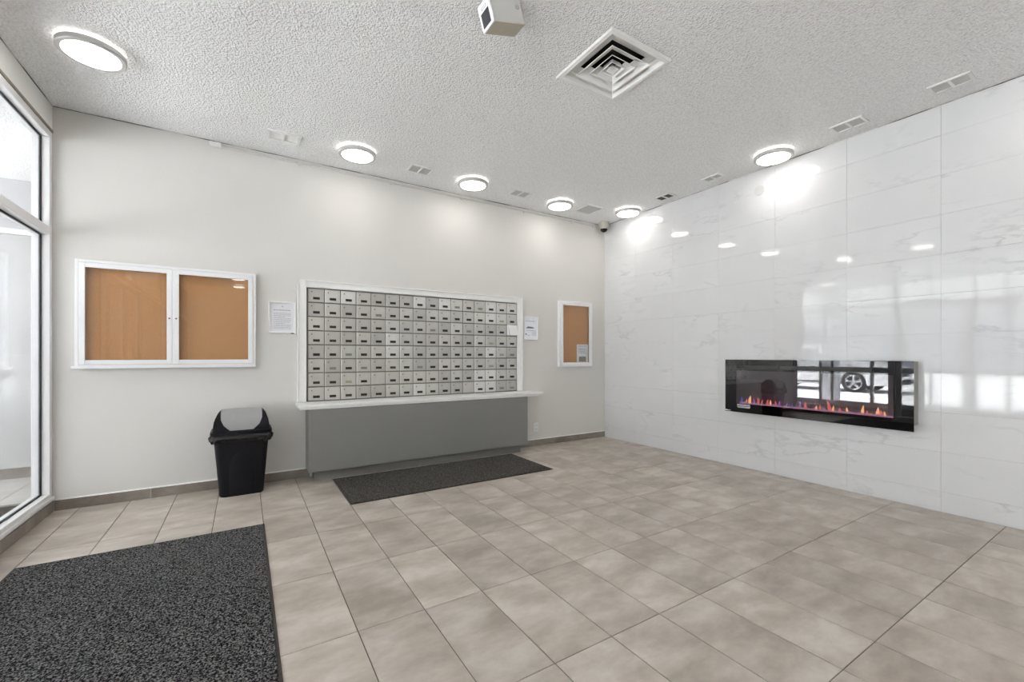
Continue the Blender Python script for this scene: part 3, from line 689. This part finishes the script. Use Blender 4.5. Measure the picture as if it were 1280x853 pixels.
# ------------------------------------------------------------------ mats
def floor_mat(name, x0, x1, y0, y1, label, pile, edge, e=.014):
    t = thing(name, ((x0 + x1) / 2, (y0 + y1) / 2, .0006), label, 'mat')
    b = MB().box(x0, x1, y0, y0 + e, .0006, .005, .0015).box(x0, x1, y1 - e, y1, .0006, .005, .0015).box(x0, x0 + e, y0 + e, y1 - e, .0006, .005, .0015).box(x1 - e, x1, y0 + e, y1 - e, .0006, .005, .0015)
    b.link('rubber_border', edge, t)
    MB().box(x0 + e, x1 - e, y0 + e, y1 - e, .0008, .009, .003, 2).link('pile', pile, t); return t
floor_mat('floor_mat', -1.10, .122, .75, 3.535, 'large speckled charcoal entrance mat at lower left', M['mat'], M['medge'])
floor_mat('floor_mat', .728, 2.77, 3.620, 4.462, 'long dark mat lying in front of the grey mailbox cabinet', M['mat2'], M['medge2'], .018)

# ------------------------------------------------------------------ electric fireplace on the marble wall
XF = W - .12
fp_ = thing('electric_fireplace', (W, 1.958, .61), 'wide black glass wall-mounted electric fireplace with small flames', 'fireplace')
Y0, Y1, Z0, Z1 = 1.185, 2.732, .606, 1.160
WY0, WY1, WZ0, WZ1 = 1.310, 2.612, .700, 1.045        # fire window
hs = MB().box(XF + .004, W - .0005, 1.192, WY0 - .01, .655, 1.156).box(XF + .004, W - .0005, WY1 + .01, 2.725, .655, 1.156)
hs.box(XF + .004, W - .0005, WY0 - .01, WY1 + .01, WZ1 + .045, 1.156).box(XF + .004, W - .0005, WY0 - .01, WY1 + .01, .655, WZ0 - .02)
hs.link('housing', M['fhouse'], fp_)
MB().box(W - .012, W - .001, WY0 - .009, WY1 + .009, WZ0 - .019, WZ1 + .044).link('firebox_back', M['fback'], fp_)
gl = MB(); gl.box(XF - .003, XF + .003, Y0, WY0, Z0, Z1).box(XF - .003, XF + .003, WY1, Y1, Z0, Z1).box(XF - .003, XF + .003, WY0, WY1, Z0, WZ0).box(XF - .003, XF + .003, WY0, WY1, WZ1, Z1)
gl.link('front_glass', M['fblack'], fp_)
MB().box(XF - .003, XF + .003, WY0, WY1, WZ0, WZ1).link('fire_window', M['fpane'], fp_)
for a, b_ in ((2.20, 2.605), (1.445, 2.17)): MB().box(XF - .0036, XF - .0031, a, b_, 1.066, 1.102).link('vent_slot', simple('vent_slot_grey', (.030, .029, .028), .5), fp_)
# glowing ember bed and separate flame tongues
em = MB(); y = WY0 + .005
while y < WY1 - .01:
    s = random.uniform(.012, .022); em.cyl((XF + .05 + random.uniform(-.008, .008), y, WZ0 - .004 + s * .5), s * .8, s, 'z', 5, s * .3); y += s * .9
tag(em.link('ember_bed', emit('ember_glow', (.85, .42, .60), .45), fp_), kind='stuff')
fcols = {'blue': emit('flame_blue', (.22, .22, .75), .5), 'red': emit('flame_red', (1.0, .22, .20), .75), 'orange': emit('flame_orange', (1.0, .50, .25), 1.2), 'violet': emit('flame_violet', (.55, .25, .75), .55)}
fl_list = [(921, 'blue', .035), (927, 'blue', .07), (933, 'red', .05), (937, 'orange', .09), (943, 'violet', .06), (948, 'red', .075), (952, 'red', .06), (959, 'red', .065), (963, 'orange', .06), (970, 'red', .06), (974, 'violet', .06),
           (983, 'violet', .04), (990, 'blue', .05), (1000, 'violet', .07), (1007, 'red', .07), (1020, 'orange', .045), (1025, 'red', .06), (1037, 'red', .10), (1041, 'orange', .06), (1050, 'red', .045), (1059, 'orange', .055), (1078, 'orange', .085), (1084, 'red', .04), (1097, 'orange', .075), (1101, 'red', .055), (1106, 'orange', .045)]
for u, cn, h in fl_list:
    h *= .95
    a = (u - 640) / 536.9; fy_ = (XF + .05) * (-.5289 * a + .8487) / (.8487 * a + .5289)
    lean = random.uniform(-.25, .25); wd = h * random.uniform(.16, .24); prof = []
    for k in range(6):
        t_ = k / 5; rr = wd * (math.sin(PI * min(1, t_ * .75 + .25)) + .02) * (1 - t_ * .3)
        cyy = fy_ + lean * h * t_ * t_; prof.append([(XF + .05 + .006 * math.cos(q) * (1 - t_), cyy + rr * math.sin(q), WZ0 + .004 + h * t_) for q in (0, PI / 3, 2 * PI / 3, PI, 4 * PI / 3, 5 * PI / 3)])
    MB().loft(prof).link('flame', fcols[cn], fp_, smooth=True)
# small printed marks bottom left
lm = MB().prism([(2.742, .618), (2.722, .626), (2.70, .620), (2.675, .622), (2.668, .617), (2.69, .613), (2.72, .614)], 'x', XF - .0038, XF - .0031)
lm.link('maker_mark', M['paper'], fp_)
pt = MB()
for z, a, b_ in ((.686, 2.47, 2.60), (.678, 2.462, 2.60), (.664, 2.462, 2.60), (.656, 2.466, 2.59)):
    x_ = a
    while x_ < b_:
        q = random.uniform(.006, .016); pt.box(XF - .0036, XF - .0031, x_, min(x_ + q, b_), z, z + .005); x_ += q + .0025
pt.link('printed_text', M['paper'], fp_)

# round cover plate
cp = MB().lathe((0, 0, 0), [(0, 0), (.046, 0), (.052, .002), (.050, .005), (0, .006)], 32)
bmesh.ops.transform(cp.bm, matrix=Matrix.Translation((W - .0002, 2.436, 2.925)) @ Matrix.Rotation(-PI / 2, 4, 'Y'), verts=cp.bm.verts)
tag(cp.link('cover_plate', M['mgrout'], smooth=True), 'flat round white cover plate high on the marble wall', 'cover plate')

# ------------------------------------------------------------------ ceiling lights
def ceiling_light(x, y, label):
    t = thing('ceiling_light', (x, y, H), label, 'light', 'round flush ceiling lights along the walls')
    MB().lathe((x, y, H), [(0, 0), (.120, 0), (.128, -.018), (0, -.018)], 48).link('back_ring', M['halo'], t, smooth=True)
    MB().lathe((x, y, H), [(.130, -.019), (.158, -.019), (.165, -.026), (.165, -.052), (.160, -.057), (.139, -.057), (.137, -.050), (.130, -.050), (.130, -.019)], 48).link('metal_trim', M['silver'], t, smooth=True)
    MB().lathe((x, y, H), [(0, -.0505), (.1365, -.0505), (.1365, -.057), (.125, -.061), (.08, -.065), (0, -.067)], 48).link('diffuser', M['diffuser'], t, smooth=True)
    return t
l0 = ceiling_light(-.81, 3.675, 'lit round ceiling light at upper left, above the glazing')
for x, y, lab, *zz in ((.905, 4.205, 'lit round ceiling light above the left end of the mailboxes'),
                  (2.147, 4.262, 'lit round ceiling light above the middle of the mailboxes, second along the back wall'),
                  (3.380, 4.282, 'lit round ceiling light just left of the square grille'),
                  (4.315, 4.020, 'lit round ceiling light in the corner nearest the dome camera'),
                  (4.285, 2.160, 'lit round ceiling light by the marble wall above the round cover plate'),
                  (-.78, 2.52, 'lit round ceiling light outside the frame, seen mirrored in the marble'),
                  (-.78, 1.32, 'second lit round ceiling light outside the frame at left'),
                  (4.285, .26, 'lit round ceiling light by the marble wall beyond the right edge of the frame'),
                  (-.12, -3.32, 'far lit round ceiling light behind the camera, mirrored in the bulletin board'),
                  (-2.45, 4.6, 'added unseen ceiling light brightening the vestibule beyond the glass', VZ),  # unseen lamp added to brighten the vestibule
              (-2.45, 0, 'added unseen ceiling light brightening the near end of the vestibule', VZ),  # second unseen lamp added for vestibule brightness
              (-.12, -4.70, 'farthest lit round ceiling light behind the camera'),
                  (2.0, .15, 'added unseen fill light on the ceiling above and just behind the camera'),  # unseen lamp added to brighten the floor
              (3.2, -.9, 'added unseen fill light on the ceiling behind the camera nearer the marble wall'),  # unseen lamp added to brighten the right side
              (.7, -1.6, 'added unseen fill light on the ceiling behind the camera nearer the glazing'),  # unseen lamp added to lift the floor and walls
              (2.1, -3.6, 'added unseen fill light on the ceiling far behind the camera in the middle'),  # unseen lamp added for floor wash and ceiling bounce
              (2.1, -2.1, 'added unseen fill light on the ceiling behind the camera in the middle'),  # another unseen lamp added for floor and ceiling light
                  (4.285, -2.0, 'lit round ceiling light behind the camera by the marble wall')):
    copy_tree(l0, (x, y, zz[0] if zz else H), lab)

# ------------------------------------------------------------------ ceiling vents
def vent(x, y, sx, sy, label, slat, split='x', drop=.010):
    t = thing('ceiling_vent', (x, y, H), label, 'vent', 'small double vents on the ceiling')
    z1, z0 = H - .0003, H - drop; e = .018
    f = MB().box(x - sx / 2, x + sx / 2, y - sy / 2, y - sy / 2 + e, z0, z1).box(x - sx / 2, x + sx / 2, y + sy / 2 - e, y + sy / 2, z0, z1)
    f.box(x - sx / 2, x - sx / 2 + e, y - sy / 2 + e, y + sy / 2 - e, z0, z1).box(x + sx / 2 - e, x + sx / 2, y - sy / 2 + e, y + sy / 2 - e, z0, z1)
    if split == 'x': f.box(x - .008, x + .008, y - sy / 2 + e, y + sy / 2 - e, z0, z1)
    if split == 'y': f.box(x - sx / 2 + e, x + sx / 2 - e, y - .008, y + .008, z0, z1)
    f.link('vent_frame', M['ventw'], t)
    MB().box(x - sx / 2 + e, x + sx / 2 - e, y - sy / 2 + e, y + sy / 2 - e, H - .0012, H - .0004).link('vent_back', slat, t)
    s = MB(); n = 9
    for k in range(n):
        if split == 'x' or split == '':
            yy = y - sy / 2 + e + (sy - 2 * e) * (k + .5) / n; s.box(x - sx / 2 + e, x + sx / 2 - e, yy - .003, yy + .003, H - .0042, H - .0013)
        else:
            xx = x - sx / 2 + e + (sx - 2 * e) * (k + .5) / n; s.box(xx - .0026, xx + .0026, y - sy / 2 + e, y + sy / 2 - e, H - .0042, H - .0013)
    tag(s.link('slats', slat, t), kind='stuff')
    return t
vent(.293, 4.275, .255, .165, 'closed white ceiling vent nearest the glazing, left of the lights over the mailboxes', M['ventw'], 'x', .016)
vent(1.55, 4.295, .245, .19, 'small double ceiling vent between the first and second lights over the mailboxes', M['ventin'])
vent(2.79, 4.29, .245, .19, 'small double ceiling vent just left of the third light over the back wall', M['ventin'])
vent(3.862, 4.275, .29, .29, 'larger square ceiling grille with dark edges near the corner', M['ventin'], '', .012)
vent(4.345, 3.45, .155, .22, 'ceiling vent with the darkest slats, beside the corner light', M['ventd'], 'y')
vent(4.315, 2.797, .135, .20, 'small pale double ceiling vent between the dark vent and the marble wall light', M['ventin'], 'y')
vent(4.288, 1.557, .165, .23, 'double ceiling vent just right of the marble wall light', M['ventin'], 'y')
vent(4.252, .937, .155, .22, 'double ceiling vent nearest the right edge of the photo', M['ventin'], 'y')

# square diffuser with nested louvres
df = thing('air_diffuser', (DX, DY, H), 'large square white air diffuser with nested louvres in the ceiling', 'diffuser')
def sq(h, z): return [(DX - h, DY - h, z), (DX + h, DY - h, z), (DX + h, DY + h, z), (DX - h, DY + h, z)]
MB().loft([sq(.272, H - .001), sq(.262, H - .010), sq(.240, H - .012), sq(.234, H - .010), sq(.222, H + .008), sq(.200, H + .026), sq(.150, H + .043), sq(.150, H + .046), sq(.204, H + .030), sq(.226, H + .012), sq(.244, H - .0005), sq(.272, H - .001)], cap=False).link('outer_flange', M['diff'], df)
for h, dz in ((.172, .0), (.110, .0), (.060, .0)):
    MB().loft([sq(h, H - .012 + dz), sq(h - .002, H - .014 + dz), sq(h * .60, H + .030 + dz), sq(h * .60 - .004, H + .034 + dz), sq(h - .012, H - .006 + dz), sq(h, H - .012 + dz)], cap=False).link('louvre_ring', M['diff'], df)
MB().loft([sq(.030, H - .012), sq(.012, H + .02), sq(.010, H + .022), sq(.024, H - .004)], cap=True).link('louvre_centre', M['diff'], df)
dk = MB().box(DX - .24, DX + .24, DY - .24, DY + .24, H + .12, H + .125)
dk.box(DX - .242, DX - .236, DY - .24, DY + .24, H + .04, H + .12).box(DX + .236, DX + .242, DY - .24, DY + .24, H + .04, H + .12).box(DX - .24, DX + .24, DY - .242, DY - .236, H + .04, H + .12).box(DX - .24, DX + .24, DY + .236, DY + .242, H + .04, H + .12)
dk.link('duct_box', M['duct'], df)

# ------------------------------------------------------------------ boxy sensor hung on the ceiling, tilted down to the entrance
sn = thing('ceiling_sensor', (1.105, 1.95, 2.95), 'white boxy sensor with grey square window hung on the ceiling by the diffuser', 'sensor')
sn.rotation_euler = (0, -math.radians(17), 0)
def loc_link(mb, name, mat, parent, smooth=False):
    bm = mb.bm; bmesh.ops.recalc_face_normals(bm, faces=bm.faces); me = bpy.data.meshes.new(name); bm.to_mesh(me); bm.free(); me.materials.append(mat)
    o = bpy.data.objects.new(name, me); C.objects.link(o); o.parent = parent; OFF[o.name] = Vector((0, 0, 0)); return o
SL, SW, SH = .205, .108, .128
loc_link(MB().box(.006, SL, 0, SW, .003, SH, .003), 'sensor_body', M['sens'], sn)
loc_link(MB().box(.008, SL - .002, .002, SW - .002, 0, .0028), 'base_cover', M['sensb'], sn)
ff = loc_link(MB().box(-.004, .006, -.003, SW + .003, -.002, SH + .002, .003), 'front_face', M['sensw'], sn)
loc_link(MB().box(-.0055, -.004, .016, SW - .016, .012, .082), 'sensor_window', M['sensg'], sn)
loc_link(MB().frame_yz(.030, SW - .030, .094, .106, -.0052, -.004, .002), 'front_badge', M['ink'], sn)
q = loc_link(MB().lathe((0, 0, 0), [(.010, 0), (.012, 0), (.012, .002), (.010, .002), (.010, 0)], 20), 'screw_ring', M['ink'], sn)
q.rotation_euler = (PI / 2, 0, 0); q.location = (SL - .03, 0.0, .085)
cb_ = MB().box(1.225, 1.285, 1.975, 2.035, H - .012, H - .0003).link('mount_plate', M['sens'])
cb_.parent = sn; cb_.matrix_parent_inverse = (Matrix.Translation(sn.location) @ Matrix.Rotation(-math.radians(17), 4, 'Y')).inverted()

# ------------------------------------------------------------------ dome camera and surface conduit
sc = thing('dome_camera', (4.43, 4.585, H), 'beige dome security camera in the far ceiling corner', 'camera')
MB().lathe((4.43, 4.585, H), [(0, 0), (.074, 0), (.076, -.010), (.070, -.062), (.062, -.090), (.056, -.094), (0, -.094)], 32).link('camera_body', M['cambody'], sc, smooth=True)
MB().lathe((4.43, 4.585, H - .094), [(.052, 0), (.050, -.018), (.040, -.036), (.022, -.048), (0, -.052)], 28).link('dome', M['camd'], sc, smooth=True)
MB().lathe((4.43, 4.585, H - .094), [(.053, 0), (.060, 0), (.060, -.008), (.053, -.008), (.053, 0)], 28).link('dome_ring', M['cambody'], sc, smooth=True)
cd = thing('conduit', (1.9, D - .012, 3.09), 'thin painted conduit running under the ceiling above the mailboxes', 'conduit')
MB().tube([(-.18, D - .0115, 3.098), (1.0, D - .0115, 3.098), (2.4, D - .0115, 3.098), (4.34, D - .0115, 3.098)], .0085, 10).link('pipe', M['conduit'], cd, smooth=True)
MB().box(-.265, -.178, D - .030, D - .0004, 3.084, 3.122, .003).link('junction_box', M['white'], cd)
for k, x in enumerate((.45, 1.35, 2.2, 3.1, 3.9)): MB().box(x, x + .016, D - .023, D - .0004, 3.078, 3.112, .002).link('pipe_clip', M['conduit'], cd)
MB().box(4.30, 4.355, D - .030, D - .0004, 3.075, 3.118, .003).link('end_fitting', M['conduit'], cd)

scn.cycles.max_bounces = 10; scn.cycles.transparent_max_bounces = 12; scn.cycles.diffuse_bounces = 5; scn.cycles.glossy_bounces = 5
